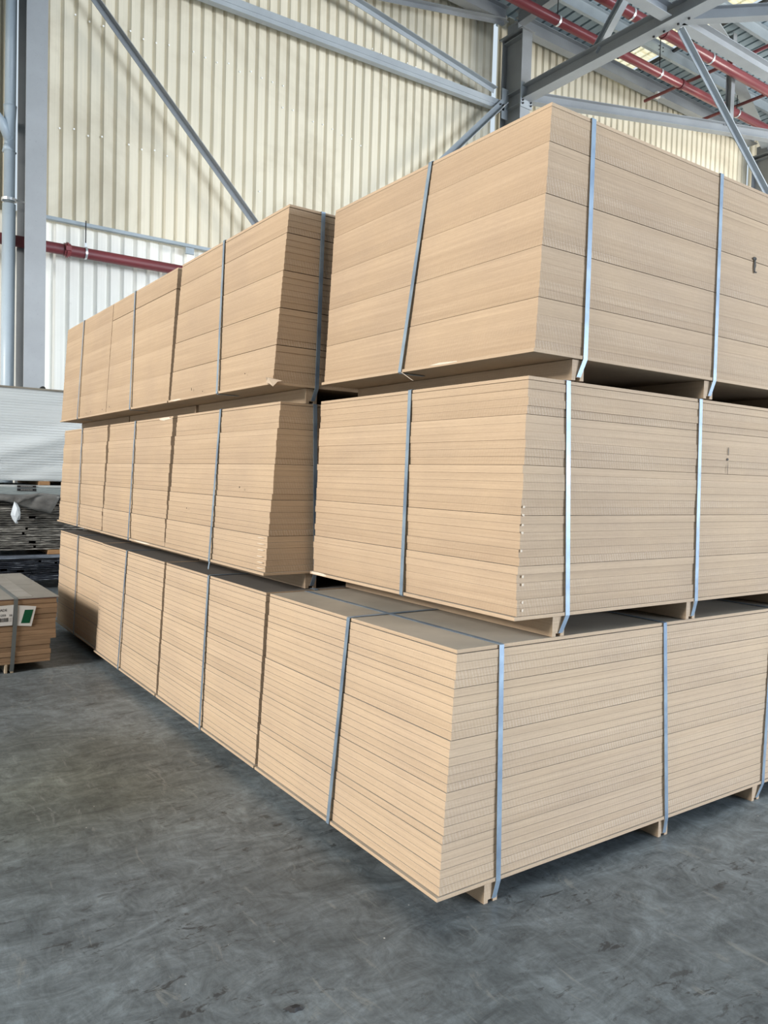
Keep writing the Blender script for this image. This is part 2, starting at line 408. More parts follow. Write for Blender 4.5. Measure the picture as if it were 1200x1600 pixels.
# wall bay steel (left bay): girt, eave beam, crossed braces
for x0, x1, lab in ((2.40, 11.08, 'long eave beam along the top of the cream wall, left of the tall column'),
                    (11.44, 20.2, 'long eave beam along the top of the cream wall, right of the tall column')):
    member('eave_beam', lab, 'beam', (x0, 12.05, 10.66), (x1, 12.05, 10.66), i_prof(.20, .30), STEEL, group='eave beams')
member('eave_beam', 'eave beam stub left of the left column above the pipe', 'beam', (-13.5, 12.05, 10.66), (2.0, 12.05, 10.66), i_prof(.20, .30), STEEL, group='eave beams')
t = thing('wall_girt', 'pale steel channel crossing the cream wall and bolted to the tall column', 'beam', (6.7, 12.0, 8.85))
bm = bmesh.new(); prism(bm, (-4.33, .02, -.12), (4.38, .02, .02), [(-.10, -.09), (.02, -.09), (.02, -.02), (.03, -.02), (.03, .09), (.02, .09), (.02, 0.0), (-.10, 0.0)]); done('channel', bm, STEEL_L, t)
for k in range(2):
    bm = bmesh.new(); tube(bm, [(4.18+.07*k, -.09, -.03), (4.18+.07*k, -.12, -.03)], .014, 8); done('bolt', bm, DARKM, t)
ang = l_prof(.085, .105, .010)
member('diagonal_brace', 'dark steel angle running down across the cream wall from upper left to the middle packs', 'brace', (2.40, 11.98, 8.76), (10.85, 11.98, .10), ang, STEEL, Vector((0, -1, 0)), 'wall bracing')
member('diagonal_brace', 'short visible steel brace dropping left from the foot of the tall column joint', 'brace', (11.02, 11.93, 8.86), (2.50, 11.93, .30), l_prof(.12, .12, .010), STEEL_L, Vector((0, -1, 0)), 'wall bracing')
t = thing('diagonal_brace', 'pale steel brace sloping down to the girt bolts beside the tall column', 'brace', (10.6, 11.93, 9.10), 'wall bracing')
bm = bmesh.new(); prism(bm, (-8.2, 0, 1.30), (.12, 0, -.02), l_prof(.09, .11, .01), Vector((0, -1, 0))); done('angle', bm, STEEL_L, t)
for k in range(2):
    bm = bmesh.new(); tube(bm, [(-.16+.10*k, -.005, .07-.015*k), (-.16+.10*k, -.035, .07-.015*k)], .016, 8); done('bolt', bm, DARKM, t)
member('diagonal_brace', 'steel brace rising right to the eave beam at the top of the tall column', 'brace', (2.5, 11.97, 8.80), (10.95, 11.97, 10.50), l_prof(.09, .11, .010), STEEL, Vector((0, -1, 0)), 'wall bracing')
# conduit trim at the cladding seam
t = thing('conduit_rail', 'thin galvanised rail along the seam of upper and lower wall cladding', 'rail', (6.7, 12.26, 4.93))
bm = bmesh.new(); box(bm, -4.3, 4.2, -.03, .05, -.035, .012); done('angle_rail', bm, GALV, t)
bm = bmesh.new(); box(bm, -2.13, -1.99, -.03, -.002, -.15, -.045, .004); done('junction_box', bm, GALV, t)

# overhead beams
XB = 11.27
t = thing('overhead_beam', 'heavy steel I beam from the tall column up to the top edge, crossing both red pipes', 'beam', (XB, 11.6, 9.02))
bm = bmesh.new(); prism(bm, (0, -.01, 0), (0, -14.0, 0), i_prof(.26, .27, .016, .012)); done('beam', bm, STEEL, t)
bm = bmesh.new(); box(bm, -.16, .16, -.03, -.005, -.28, .20, .002); done('end_plate', bm, STEEL_L, t)
for sx in (-1, 1):
    for dz in (-.22, -.16):
        bm = bmesh.new(); tube(bm, [(sx*.11, -.03, dz), (sx*.11, -.06, dz)], .017, 8); done('bolt', bm, DARKM, t)
for j, dy in enumerate((-2.95, -3.15, -3.42, -3.62)):
    bm = bmesh.new(); tube(bm, [(.06, dy, -.135), (.06, dy, -.155)], .020, 8); done('bolt', bm, DARKM, t)
member('tie_beam', 'steel tie beam running right from the underside of the heavy I beam, above the upper red pipe', 'beam', (XB+.16, 8.25, 9.02), (20.2, 8.25, 9.02), i_prof(.20, .20, .012, .008), STEEL, group='overhead tie beams')
member('tie_beam', 'short visible steel tie beam meeting the heavy I beam from the left at the top edge', 'beam', (2.4, 8.25, 9.02), (XB-.16, 8.25, 9.02), i_prof(.20, .20, .012, .008), STEEL, group='overhead tie beams')
hb = i_prof(.17, .20, .012, .008)
member('horizontal_brace', 'long shallow steel brace crossing the right cream wall just above the top pack', 'brace', (XB+.2, 11.66, 9.02), (20.2, 8.4, 9.05), hb, STEEL, group='overhead bracing')
member('horizontal_brace', 'steel brace leaving the heavy I beam node level to the right edge', 'brace', (XB+.15, 8.15, 9.02), (16.9, 3.05, 9.02), hb, STEEL, group='overhead bracing')
bm = bmesh.new(); prism(bm, (11.45, 8.2, 8.86), (17.2, 8.2, 4.76), [(-.07, -.05), (.07, -.05), (.07, -.035), (.012, -.035), (.012, .05), (-.012, .05), (-.012, -.035), (-.07, -.035)], Vector((0, -1, 0)))
single('knee_brace', 'pale steel strut dropping steeply right from the I beam node behind the top pack', 'brace', bm, STEEL_L)
bm = bmesh.new(); prism(bm, (XB, 9.85, 9.10), (XB, 8.35, 10.78), i_prof(.14, .14, .01, .008)); single('truss_strut', 'steel strut leaning up from the heavy I beam towards the top edge', 'strut', bm, STEEL_L)
bm = bmesh.new(); prism(bm, (15.75, 10.0, 9.10), (15.75, 10.0, 11.0), i_prof(.13, .13, .01, .008), Vector((0, -1, 0))); single('hanger_post', 'short vertical steel post between the shallow brace and the roof', 'post', bm, STEEL)
member('roof_brace', 'wide pale flat brace under the roof above the tie beam near the top right', 'brace', (13.6, 9.30, 10.52), (15.9, 9.93, 10.48), [(-.09, -.01), (.09, -.01), (.09, .01), (-.09, .01)], STEEL_L, group='roof bracing')
member('roof_brace', 'wide pale flat brace under the roof behind the lower red pipe at the right edge', 'brace', (16.2, 10.22, 10.42), (20.3, 11.75, 10.38), [(-.13, -.01), (.13, -.01), (.13, .01), (-.13, .01)], STEEL_L, group='roof bracing')
# rafters along Y
for x, lab in ((XB, 'roof rafter above the tall column and heavy I beam'), (20.5, 'roof rafter beyond the right edge column'), (2.2, 'roof rafter above the left edge column')):
    member('roof_rafter', lab, 'rafter', (x, 11.88, zr(11.88)-.36), (x, -13.6, zr(-13.6)-.36), i_prof(.18, .28), STEEL, group='roof rafters')
# purlins along X
py = [11.12, 9.52, 7.9, 6.3, 4.7, 3.1, 1.5]
plab = ['roof purlin nearest the eave beam, behind the lower red pipe', 'second roof purlin from the eave beam, at the top right corner',
        'third roof purlin from the eave beam, above the frame', 'fourth roof purlin', 'fifth roof purlin', 'sixth roof purlin', 'seventh roof purlin']
for y, lab in zip(py[:3], plab):
    t = thing('roof_purlin', lab, 'purlin', (10, y, zr(y)-.012), 'roof purlins')
    bm = bmesh.new(); prism(bm, (-7.5, 0, -.11), (16, 0, -.11), [(-.07, -.11), (.006, -.11), (.006, .10), (.07, .10), (.07, .108), (-.006, .108), (-.006, -.10), (-.07, -.10)]); done('channel', bm, GALV, t)
    for xx in (1.4, 4.75, 6.4):
        for dx in (0, .14):
            for dz in (-.07, -.15):
                bm = bmesh.new(); tube(bm, [(xx+dx, -.01, dz), (xx+dx, -.022, dz)], .012, 8); done('bolt', bm, DARKM, t)
for x, lab in ((SK0-.03, 'dark steel bar along the near side of the roof skylight'), (SK1+.03, 'dark steel bar along the far side of the roof skylight')):
    member('skylight_bar', lab, 'bar', (x, 12.0, zr(12.0)-.03), (x, 2.0, zr(2.0)-.03), [(-.035, -.025), (.035, -.025), (.035, .025), (-.035, .025)], flatm('dark_bar_%d' % int(x*10), (.03, .032, .035), .6))

# ================================================================== pipes
def torus_clamp(bm, x, y, z, R, w=.03, t=.008):
    n = 24; A = []
    for rr_ in (R, R+t):
        for xx in (x-w/2, x+w/2):
            A.append([bm.verts.new((xx, y+rr_*math.cos(a), z+rr_*math.sin(a))) for a in [2*math.pi*j/n for j in range(n)]])
    for P, Q in ((0, 1), (1, 3), (3, 2), (2, 0)):
        for j in range(n): bm.faces.new((A[P][j], A[P][(j+1) % n], A[Q][(j+1) % n], A[Q][j]))
def sprinkler_main(label, y, z, r, hang, flanges, x0=6.0, x1=24.0):
    t = thing('sprinkler_pipe', label, 'pipe', (x0, y, z), 'red sprinkler mains under the roof')
    bm = bmesh.new(); tube(bm, [(0, 0, 0), (x1-x0, 0, 0)], r, 28); done('pipe', bm, PIPE_R, t, True)
    for hx in hang:
        bm = bmesh.new(); torus_clamp(bm, hx-x0, 0, 0, r, .045, .012); c = done('pipe_clamp', bm, BRIGHT, t)
        bm = bmesh.new(); tube(bm, [(hx-x0, 0, r), (hx-x0, 0, zr(y)-z-.02)], .009, 8); done('hanger_rod', bm, DARKM, c)
    for fx in flanges:
        bm = bmesh.new(); torus_clamp(bm, fx-x0, 0, 0, r, .06, .02); done('coupling', bm, PIPE_RD, t)
    return t
sprinkler_main('lower red sprinkler main running from the tall column to the right edge', 10.70, 10.0, .088, (11.15, 14.25, 17.15), (15.0,))
sprinkler_main('upper red sprinkler main running from the top edge to the right edge', 9.72, 10.0, .10, (12.05, 14.55, 17.6), (13.05,))
for k, (x, y0, y1, lab) in enumerate(((15.35, 11.9, 8.6, 'thin dark red branch pipe crossing behind both mains by the hanger post'),
                                      (17.2, 11.9, 7.5, 'thin dark red branch pipe crossing above the mains near the right edge'),
                                      (13.15, 11.9, 9.8, 'thin dark red branch pipe crossing by the skylight'))):
    bm = bmesh.new(); tube(bm, [(x, y0, 10.19), (x, y1, 10.19)], .035, 12); single('sprinkler_branch', lab, 'pipe', bm, PIPE_RD, 'sprinkler branch pipes', True)
t = thing('red_wall_pipe', 'dark red pipe fixed low along the back wall beside the left column', 'pipe', (-6, 12.08, 4.455))
bm = bmesh.new(); tube(bm, [(0, 0, -.03), (8.0, 0, 0), (17.0, 0, .02)], .078, 24); done('pipe', bm, PIPE_RD, t, True)
bm = bmesh.new(); torus_clamp(bm, 8.74, 0, 0.003, .078, .085, .016); c = done('coupling', bm, PIPE_R, t)
bm = bmesh.new(); torus_clamp(bm, 8.74, 0, 0.003, .095, .022, .014); box(bm, 8.70, 8.78, -.125, -.09, -.03, .035, .004); done('coupling_bolt', bm, PIPE_R, c)
bm = bmesh.new(); torus_clamp(bm, 9.0, 0, .005, .079, .030, .010); box(bm, 8.988, 9.012, -.012, .012, .08, .15); c = done('pipe_clamp', bm, BRIGHT, t)
bm = bmesh.new(); tube(bm, [(9.0, 0, .14), (9.0, 0, .47)], .008, 8); done('hanger_rod', bm, DARKM, c)
bm = bmesh.new(); tube(bm, [(20.72, 11.2, 9.35), (21.6, 10.2, 9.40), (25, 10.2, 9.40)], .09, 16); single('red_riser_pipe', 'dark red pipe in front of the dark column at the right edge', 'pipe', bm, PIPE_RD, smooth=True)

t = thing('downpipe', 'pale blue-grey plastic downpipe with an angled branch beside the left column', 'pipe', (1.94, 11.95, 0))
bm = bmesh.new(); tube(bm, [(.0, 0, 0), (.012, 0, 4.9)], .085, 28); done('lower_pipe', bm, PVC, t, True)
bm = bmesh.new(); tube(bm, [(.012, 0, 4.95), (.03, 0, 10.3)], .072, 28); done('upper_pipe', bm, PVC, t, True)
bm = bmesh.new(); tube(bm, [(.010, 0, 5.60), (.010, 0, 5.64), (.011, 0, 5.64), (.016, 0, 6.18), (.016, 0, 6.22)], [.092, .092, .080, .080, .086], 28)
tube(bm, [(.01, -.02, 5.75), (-.10, -.03, 5.98), (-.19, -.03, 6.08), (-3.2, -.03, 6.30)], .062, 20); done('branch_fitting', bm, PVC, t, True)
bm = bmesh.new(); tube(bm, [(-.058-.03, 0, 4.93), (.1, 0, 4.93)], .001, 6)
n = 28
for (R, zz) in ((.09, 4.95),):
    A = [[bm.verts.new((.012+rr_*math.cos(a), rr_*math.sin(a), z)) for a in [2*math.pi*j/n for j in range(n)]] for rr_ in (R, R+.008) for z in (4.94, 4.975)]
    for P, Q in ((0, 1), (1, 3), (3, 2), (2, 0)):
        for j in range(n): bm.faces.new((A[P][j], A[P][(j+1) % n], A[Q][(j+1) % n], A[Q][j]))
box(bm, .10, .20, -.04, -.01, 4.945, 4.97, .003); done('pipe_clamp', bm, BRIGHT, t)

# white dots added for daylight leaking through fixing holes, in rows along the rails
LEAK_DOT = flatm('white_light_leak', (.95, .95, .93), .3)
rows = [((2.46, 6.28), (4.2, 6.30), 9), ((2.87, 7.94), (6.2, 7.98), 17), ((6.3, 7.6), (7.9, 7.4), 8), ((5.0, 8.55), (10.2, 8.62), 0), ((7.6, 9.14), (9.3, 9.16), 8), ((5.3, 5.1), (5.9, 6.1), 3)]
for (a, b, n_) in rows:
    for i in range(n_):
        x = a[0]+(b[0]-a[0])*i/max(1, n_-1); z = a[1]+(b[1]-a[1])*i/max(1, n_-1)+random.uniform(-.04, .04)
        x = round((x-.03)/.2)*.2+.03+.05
        bm = bmesh.new(); tube(bm, [(x, WY+.002, z), (x, WY-.014, z)], .013, 8); done('light_leak_dot', bm, LEAK_DOT, wb)
t = thing('floodlight', 'small white floodlight hanging under the right eave beam', 'lamp', (15.85, 11.9, 10.37))
bm = bmesh.new(); box(bm, -.10, .02, -.05, .04, .02, .16, .01); done('lamp_head', bm, mat('white_plastic', (.8, .8, .78), .4), t)
bm = bmesh.new(); tube(bm, [(.0, 0, .1), (.26, .05, .14)], .035, 10); done('bracket_arm', bm, STEEL, t)
bm = bmesh.new(); tube(bm, [(.0, 0, .02), (.01, 0, -.12)], .008, 8); done('cable', bm, BRIGHT, t)

# ================================================================== MDF packs
def board_mesh(L, W, h, bev=.0009):
    bm = bmesh.new(); box(bm, 0, L, 0, W, 0, h, bev)
    bmesh.ops.recalc_face_normals(bm, faces=bm.faces[:])
    me = bpy.data.meshes.new('board'); bm.to_mesh(me); bm.free(); me.materials.append(MDF); return me
def bearer_mesh(W, w_=.055, h=.065):
    bm = bmesh.new(); k = .011; a = w_/2
    prof = [(-a, 0), (-k, 0), (-k, .010), (k, .010), (k, 0), (a, 0), (a, h), (-a, h)]
    A = [bm.verts.new((x, .004, z)) for x, z in prof]; B = [bm.verts.new((x, W-.004, z)) for x, z in prof]
    for i in range(8): bm.faces.new((A[i], A[(i+1) % 8], B[(i+1) % 8], B[i]))
    bm.faces.new(A); bm.faces.new(B[::-1]); bmesh.ops.recalc_face_normals(bm, faces=bm.faces[:])
    me = bpy.data.meshes.new('bearer'); bm.to_mesh(me); bm.free(); me.materials.append(MDF); return me

def pack(label, z0, zt, xb, xt, yb, yt, W, bears, cross, longi, seam=.0004, gseam=.0015, L=2.44, bh=.067, inner=1.0, jit=.0012, bev=.0004, light_tone=0., topdark=0., slit=0.):
    """z0 = what it stands on, zt = top; left face runs from x=xb (bottom) to xt (top), near face yb..yt"""
    light_tone += (.38 if z0 < .5 else (-.02 if z0 < 1.2 else -.22))  # light falling off upwards put into board tone: lower tiers paler, upper darker
    rnd = random.Random(hash(round(z0*100+yb*1000)) & 0xffff)
    t = thing('board_pack', label, 'stack of boards', (xb, yb, z0), 'strapped packs of fibreboard in the large stack')
    zs = z0+bh; sheet = .0125
    top = zt-sheet; n = 28; groups = [6, 6, 6, 6, 4]
    H = top-(zs+sheet); ng = len(groups)
    h = (H-(ng)*gseam-n*seam-slit)/n
    me = board_mesh(L, W, h, bev)
    def place(me_, name, z, fr, dx=0, dy=0, tone=.6, stri=.4):
        o = link(name, me_, None, t); o.location = (xt*fr+xb*(1-fr)-xb+dx, yt*fr+yb*(1-fr)-yb+dy, z-z0)
        o.color = (tone, stri, 0, 1); return o
    bs = board_mesh(L+.012, W+.012, sheet-.001); place(bs, 'base_sheet', zs, 0, -.010, -.006, .75, .25)
    z = zs+sheet; i = 0
    for g, cnt in enumerate(groups):
        gt = rnd.uniform(-.10, .10)
        for j in range(cnt):
            q = (j+.5)/6; fr = (i+.5)/n
            dx = rnd.uniform(-jit, jit)+inner*.0006*(j-2.5)*(-1); dy = rnd.uniform(-jit, jit)
            tone = min(1, max(0, .36+.50*q+gt*.5+rnd.uniform(-.035, .035)+light_tone))
            stri = max(0., 1.0-1.15*q+rnd.uniform(-.15, .25))
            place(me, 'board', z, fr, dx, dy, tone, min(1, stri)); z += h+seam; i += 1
        z += gseam+(slit if g == 3 else 0)
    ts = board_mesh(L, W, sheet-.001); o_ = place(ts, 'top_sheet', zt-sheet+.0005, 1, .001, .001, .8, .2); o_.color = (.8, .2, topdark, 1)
    bmesh_b = bearer_mesh(W)
    for bx in bears:
        o = link('bearer', bmesh_b, None, t); o.location = (bx-xb, 0, 0); o.color = (.75, .55, 0, 1)
    bearing = zs
    # cross straps: over the top along Y, down the near face, into the bearer kerf
    for (x_top, x_bot, bx) in cross:
        e = .0035
        pts = [(bx, yb+.002, z0+.011), (x_bot, yb-.0075, zs+.001), (x_bot*.98+x_top*.02, yb-.0075, zs+sheet), (x_top, yt-e, zt-.001), (x_top, yt+.004, zt+.0002), (x_top, yt+W-.004, zt+.0002), (x_top, yt+W+e-.001, zt-.003), (x_bot, yb+W+.010, zs+.02)]
        nd = [(0, -1, 0), (0, -1, 0), (0, -1, 0), (0, -1, .35), (0, -.35, 1), (0, .35, 1), (0, 1, .35), (0, 1, 0)]
        bm = bmesh.new(); ribbon(bm, [(a-xb, b-yb, c-z0) for a, b, c in pts], (1, 0, 0), .019, .0014, nd); done('cross_strap', bm, STRAP, t)
    for (y_top, y_bot) in longi:
        e = .0045
        pts = [(xb+.10, y_bot, zs-.0025), (xb-.008, y_bot, zs-.0025), (xb-.0135, y_bot, zs+.002), (xt-e, y_top, zt-.001), (xt+.004, y_top, zt+.0016), (xt+L-.005, y_top, zt+.0016)]
        nd = [(0, 0, -1), (-.4, 0, -1), (-1, 0, -.3), (-1, 0, .35), (-.35, 0, 1), (0, 0, 1)]
        bm = bmesh.new(); ribbon(bm, [(a-xb, b-yb, c-z0) for a, b, c in pts], (0, 1, 0), .019, .0014, nd); done('long_strap', bm, STRAP, t)
    t['_'] = 0; del t['_']
    return t

bA, bT = (1.66, 2.525, 3.155, 3.72), .8055
P = {}
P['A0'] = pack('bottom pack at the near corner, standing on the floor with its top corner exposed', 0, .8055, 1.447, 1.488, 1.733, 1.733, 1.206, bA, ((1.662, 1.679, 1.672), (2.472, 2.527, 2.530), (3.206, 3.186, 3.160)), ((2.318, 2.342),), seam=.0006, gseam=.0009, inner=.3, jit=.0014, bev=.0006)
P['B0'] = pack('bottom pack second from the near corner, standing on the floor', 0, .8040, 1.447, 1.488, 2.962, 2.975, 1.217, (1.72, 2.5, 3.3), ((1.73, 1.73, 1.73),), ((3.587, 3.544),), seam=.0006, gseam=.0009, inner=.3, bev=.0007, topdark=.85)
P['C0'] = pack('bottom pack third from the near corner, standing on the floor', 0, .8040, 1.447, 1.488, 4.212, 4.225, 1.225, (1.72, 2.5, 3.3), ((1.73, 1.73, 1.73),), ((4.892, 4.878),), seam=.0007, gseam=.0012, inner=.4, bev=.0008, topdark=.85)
P['D0'] = pack('farthest bottom pack, half shaded by the small labelled pack', 0, .8060, 1.468, 1.492, 5.455, 5.462, 1.215, (1.72, 2.5, 3.3), ((1.73, 1.73, 1.73),), ((6.104, 6.072),), seam=.0004, gseam=.0028, inner=.4, light_tone=.0, topdark=.85)
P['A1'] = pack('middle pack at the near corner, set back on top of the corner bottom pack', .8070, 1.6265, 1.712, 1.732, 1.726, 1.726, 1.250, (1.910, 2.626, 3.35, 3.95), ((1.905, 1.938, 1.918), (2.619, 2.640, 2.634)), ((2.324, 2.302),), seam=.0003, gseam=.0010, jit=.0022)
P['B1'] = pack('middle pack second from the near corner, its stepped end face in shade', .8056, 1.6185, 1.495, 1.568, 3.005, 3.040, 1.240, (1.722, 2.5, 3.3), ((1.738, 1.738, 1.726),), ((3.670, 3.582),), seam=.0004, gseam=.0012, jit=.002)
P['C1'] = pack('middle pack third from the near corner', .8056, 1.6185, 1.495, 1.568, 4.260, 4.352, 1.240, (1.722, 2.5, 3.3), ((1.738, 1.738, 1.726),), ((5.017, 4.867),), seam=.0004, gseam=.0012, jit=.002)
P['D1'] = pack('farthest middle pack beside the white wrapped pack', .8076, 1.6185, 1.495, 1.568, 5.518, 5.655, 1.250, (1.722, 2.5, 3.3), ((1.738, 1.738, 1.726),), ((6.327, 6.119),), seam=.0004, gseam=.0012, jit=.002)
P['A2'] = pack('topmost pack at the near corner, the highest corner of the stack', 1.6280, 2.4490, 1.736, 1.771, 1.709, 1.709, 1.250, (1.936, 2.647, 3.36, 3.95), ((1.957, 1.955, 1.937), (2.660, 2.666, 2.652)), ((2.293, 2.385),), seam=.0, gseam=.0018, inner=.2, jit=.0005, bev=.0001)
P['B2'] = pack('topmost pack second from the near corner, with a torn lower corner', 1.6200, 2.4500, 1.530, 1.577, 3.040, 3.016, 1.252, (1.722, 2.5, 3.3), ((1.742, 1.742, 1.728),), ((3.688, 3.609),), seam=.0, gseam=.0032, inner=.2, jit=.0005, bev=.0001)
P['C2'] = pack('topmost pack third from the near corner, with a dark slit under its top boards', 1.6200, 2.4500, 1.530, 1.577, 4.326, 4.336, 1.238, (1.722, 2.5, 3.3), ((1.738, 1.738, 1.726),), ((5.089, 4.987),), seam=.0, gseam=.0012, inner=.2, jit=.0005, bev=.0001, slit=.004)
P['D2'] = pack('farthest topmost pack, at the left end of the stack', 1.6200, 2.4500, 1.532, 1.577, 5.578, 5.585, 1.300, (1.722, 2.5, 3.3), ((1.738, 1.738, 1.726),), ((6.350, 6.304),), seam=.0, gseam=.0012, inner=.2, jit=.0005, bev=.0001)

# chips, smears and the torn corner, as pieces on their packs
def patch(parent, name, m, face, u, v, su, sv, n=9, off=.0, th=.0008, seed=0):
    """irregular thin flake on a left (X) or near (Y) face; u = Y or X, v = Z in world"""
    rn = random.Random(seed+int(u*1000)); bm = bmesh.new(); A = []; B = []
    for i in range(n):
        a = 2*math.pi*i/n; q = rn.uniform(.6, 1.1)
        du, dv = su*q*math.cos(a), sv*q*math.sin(a)
        if face[0] == 'X': A.append((face[1], u+du, v+dv)); B.append((face[1]-th, u+du*.9, v+dv*.9))
        else: A.append((u+du, face[1], v+dv)); B.append((u+du*.9, face[1]-th, v+dv*.9))
    p = parent.location
    VA = [bm.verts.new(Vector(q)-p) for q in A]; VB = [bm.verts.new(Vector(q)-p) for q in B]
    for i in range(n): bm.faces.new((VA[i], VA[(i+1) % n], VB[(i+1) % n], VB[i]))
    bm.faces.new(VB); bm.faces.new(VA[::-1]); o = done(name, bm, m, parent); return o
patch(P['A1'], 'chipped_edge', CHIP, ('X', 1.7025), 2.90, .881, .075, .007)
patch(P['A2'], 'chipped_edge', CHIP, ('X', 1.7255), 2.14, 1.703, .085, .005)
patch(P['B2'], 'chipped_edge', CHIP, ('X', 1.520), 4.18, 1.693, .10, .005)
patch(P['C1'], 'chipped_edge', CHIP, ('X', 1.485), 4.62, .880, .16, .005)
patch(P['C1'], 'chipped_edge', CHIP, ('X', 1.564), 4.47, 1.606, .13, .010)
for q, z in enumerate((.90, .925, .95, .977, 1.003, 1.028)):
    patch(P['B1'], 'chipped_edge', CHIP, ('X', 1.4965+.0025*q-.006), 3.045+.004*q, z, .04, .0022, seed=q)
for q, z in enumerate((.905, .93, .985, 1.01, 1.09, 1.145, 1.17, 1.20, 1.225)):
    patch(P['A1'], 'chipped_edge', CHIP, ('Y', 1.7218), 1.7185+.0011*q+(.018-.0022*q if q < 4 else .0), z, .006, .0050, seed=q)
for (x, z, sx, sz) in ((2.903, 2.159, .009, .030), (2.90, 2.185, .014, .008), (2.91, 2.135, .012, .004)): patch(P['A2'], 'smear', STAIN, ('Y', 1.7050), x, z, sx, sz, 11)
for (x, z, sx, sz) in ((2.809, 1.41, .007, .006), (2.812, 1.44, .0025, .022), (2.811, 1.375, .0018, .028)): patch(P['A1'], 'smear', STAIN, ('Y', 1.7218), x, z, sx, sz, 9)
for (y, z) in ((3.95, 1.735), (3.80, 1.712), (3.30, 1.755)): patch(P['B2'], 'nick', STAIN, ('X', 1.520), y, z, .004, .010 if y > 3.9 else .003, 7)
for (y, z) in ((3.95, 1.115), (3.30, 1.24)): patch(P['B1'], 'nick', STAIN, ('X', 1.505), y, z, .006, .004, 7)
for (y, z) in ((6.05, 1.718), (5.93, 1.722), (5.62, 1.72), (5.45, 1.73)): patch(P['D2' if y > 5.58 else 'C2'], 'nick', STAIN, ('X', 1.5205), y, z, .005, .005, 7)
# torn, curled fibres at the near lower corner of the second topmost pack
t = P['B2']; bm = bmesh.new(); p = t.location
pts = [(1.515, 3.115, 1.705), (1.500, 3.06, 1.720), (1.525, 3.02, 1.722), (1.560, 2.985, 1.700), (1.548, 2.972, 1.692), (1.512, 3.00, 1.668), (1.498, 3.03, 1.676), (1.510, 3.075, 1.692)]
cv = bm.verts.new(Vector((1.505, 3.035, 1.712))-p); cb_ = bm.verts.new(Vector((1.530, 3.035, 1.700))-p)
mid = Vector((1.520, 3.035, 1.700)); vs = [bm.verts.new(mid+(Vector(q)-mid)*(.82 if i_ % 2 else .5)-p) for i_, q in enumerate(pts)]
for i in range(len(vs)):
    bm.faces.new((vs[i], vs[(i+1) % len(vs)], cv)); bm.faces.new((vs[(i+1) % len(vs)], vs[i], cb_))
done('torn_corner', bm, flatm('torn_fibre', (.50, .40, .30), .9), t)
# loose strap tails under three packs
for key, (x, y, z, dx, dy, dz) in {'A2': (1.722, 2.375, 1.696, .01, -.06, -.035), 'B1': (1.482, 3.575, .874, -.01, -.01, -.035)}.items():
    p = P[key].location; bm = bmesh.new()
    ribbon(bm, [Vector((x, y, z))-p, Vector((x+dx, y+dy, z+dz))-p], (0, 1, .3), .012, .001, [(-1, 0, 0)]*2); done('strap_tail', bm, CHIP if key == 'A2' else STRAP, P[key])

# ================================================================== small labelled pack on the left
BEARW = noisy('pale_bearer_wood', [(.3, (.34, .28, .20)), (.7, (.46, .38, .28))], (1, 1, 6), 4, .8)
SP = thing('small_board_pack', 'low brown board pack with paper labels standing on the floor at the left edge', 'stack of boards', (1.183, 5.362, 0))
rn = random.Random(3); z = .056; zt = .470
hs = [.016, .030, .030, .030, .033, .030, .030, .033, .033, .030, .033, .031, .030]; k_ = (zt-z-.004)/sum(hs)
for i, hh in enumerate(hs):
    hh *= k_; ins = .035 if i < 5 else (.008 if i < 9 else 0.)
    bm = bmesh.new(); box(bm, -1.55, -ins+rn.uniform(-.005, .005)-.004, rn.uniform(-.002, .003), 1.29, z, z+hh-.0012, .0012); done('board', bm, BROWNMDF, SP); z += hh
bm = bmesh.new(); box(bm, -1.55, .006, -.004, 1.296, zt-.004, zt-.001); done('red_underlay', bm, REDEDGE, SP)
bm = bmesh.new(); box(bm, -1.553, .008, -.006, .62, zt-.001, zt+.004); box(bm, -1.553, .008, .624, 1.298, zt-.001, zt+.0045); done('cover_sheet', bm, GREYTOP, SP)
for xx in (-.285, -1.30):
    bm = bmesh.new(); box(bm, xx-.026, xx-.010, .0, 1.28, 0, .056, .002); box(bm, xx+.008, xx+.026, .0, 1.28, 0, .056, .002); box(bm, xx-.010, xx+.008, .03, 1.28, .010, .056, .002); done('bearer', bm, BEARW, SP)
bm = bmesh.new(); ribbon(bm, [(-.272, .0, .012), (-.268, -.004, .056), (-.252, -.009, .35), (-.250, -.010, zt), (-.250, .0, zt+.006), (-.250, 1.29, zt+.006)], (1, 0, 0), .024, .0014, [(0, -1, 0)]*3+[(0, -1, .4), (0, -.4, 1), (0, 0, 1)])
done('strap', bm, mat('dull_steel_strap', (.14, .16, .165), .5, .3), SP)
bm = bmesh.new(); box(bm, -.235, -.14, .05, 1.1, zt+.0045, zt+.0055); done('packing_tape', bm, noisy('brown_tape', [(.3, (.24, .22, .19)), (.7, (.36, .34, .31))], (1, 3, 1), 5, .35), SP)
def quad_plate(parent, name, m, pts, y, th=.0015):
    bm = bmesh.new(); A = [bm.verts.new((a, y, b)) for a, b in pts]; B = [bm.verts.new((a, y-th, b)) for a, b in pts]
    n_ = len(pts)
    for i in range(n_): bm.faces.new((A[i], A[(i+1) % n_], B[(i+1) % n_], B[i]))
    bm.faces.new(A); bm.faces.new(B[::-1]); return done(name, bm, m, parent)
lab = quad_plate(SP, 'label', PAPER, [(-.240, .432), (-.130, .418), (-.158, .292), (-.250, .303)], -.006); lab['label'] = 'white paper label with a green block'
quad_plate(lab, 'green_block', GREEN, [(-.197, .400), (-.147, .398), (-.169, .313), (-.220, .316)], -.0078, .0006)
lab2 = quad_plate(SP, 'label', PAPER, [(-.56, .425), (-.262, .436), (-.270, .306), (-.56, .309)], -.006); lab2['label'] = 'white paper label with black print and a barcode'
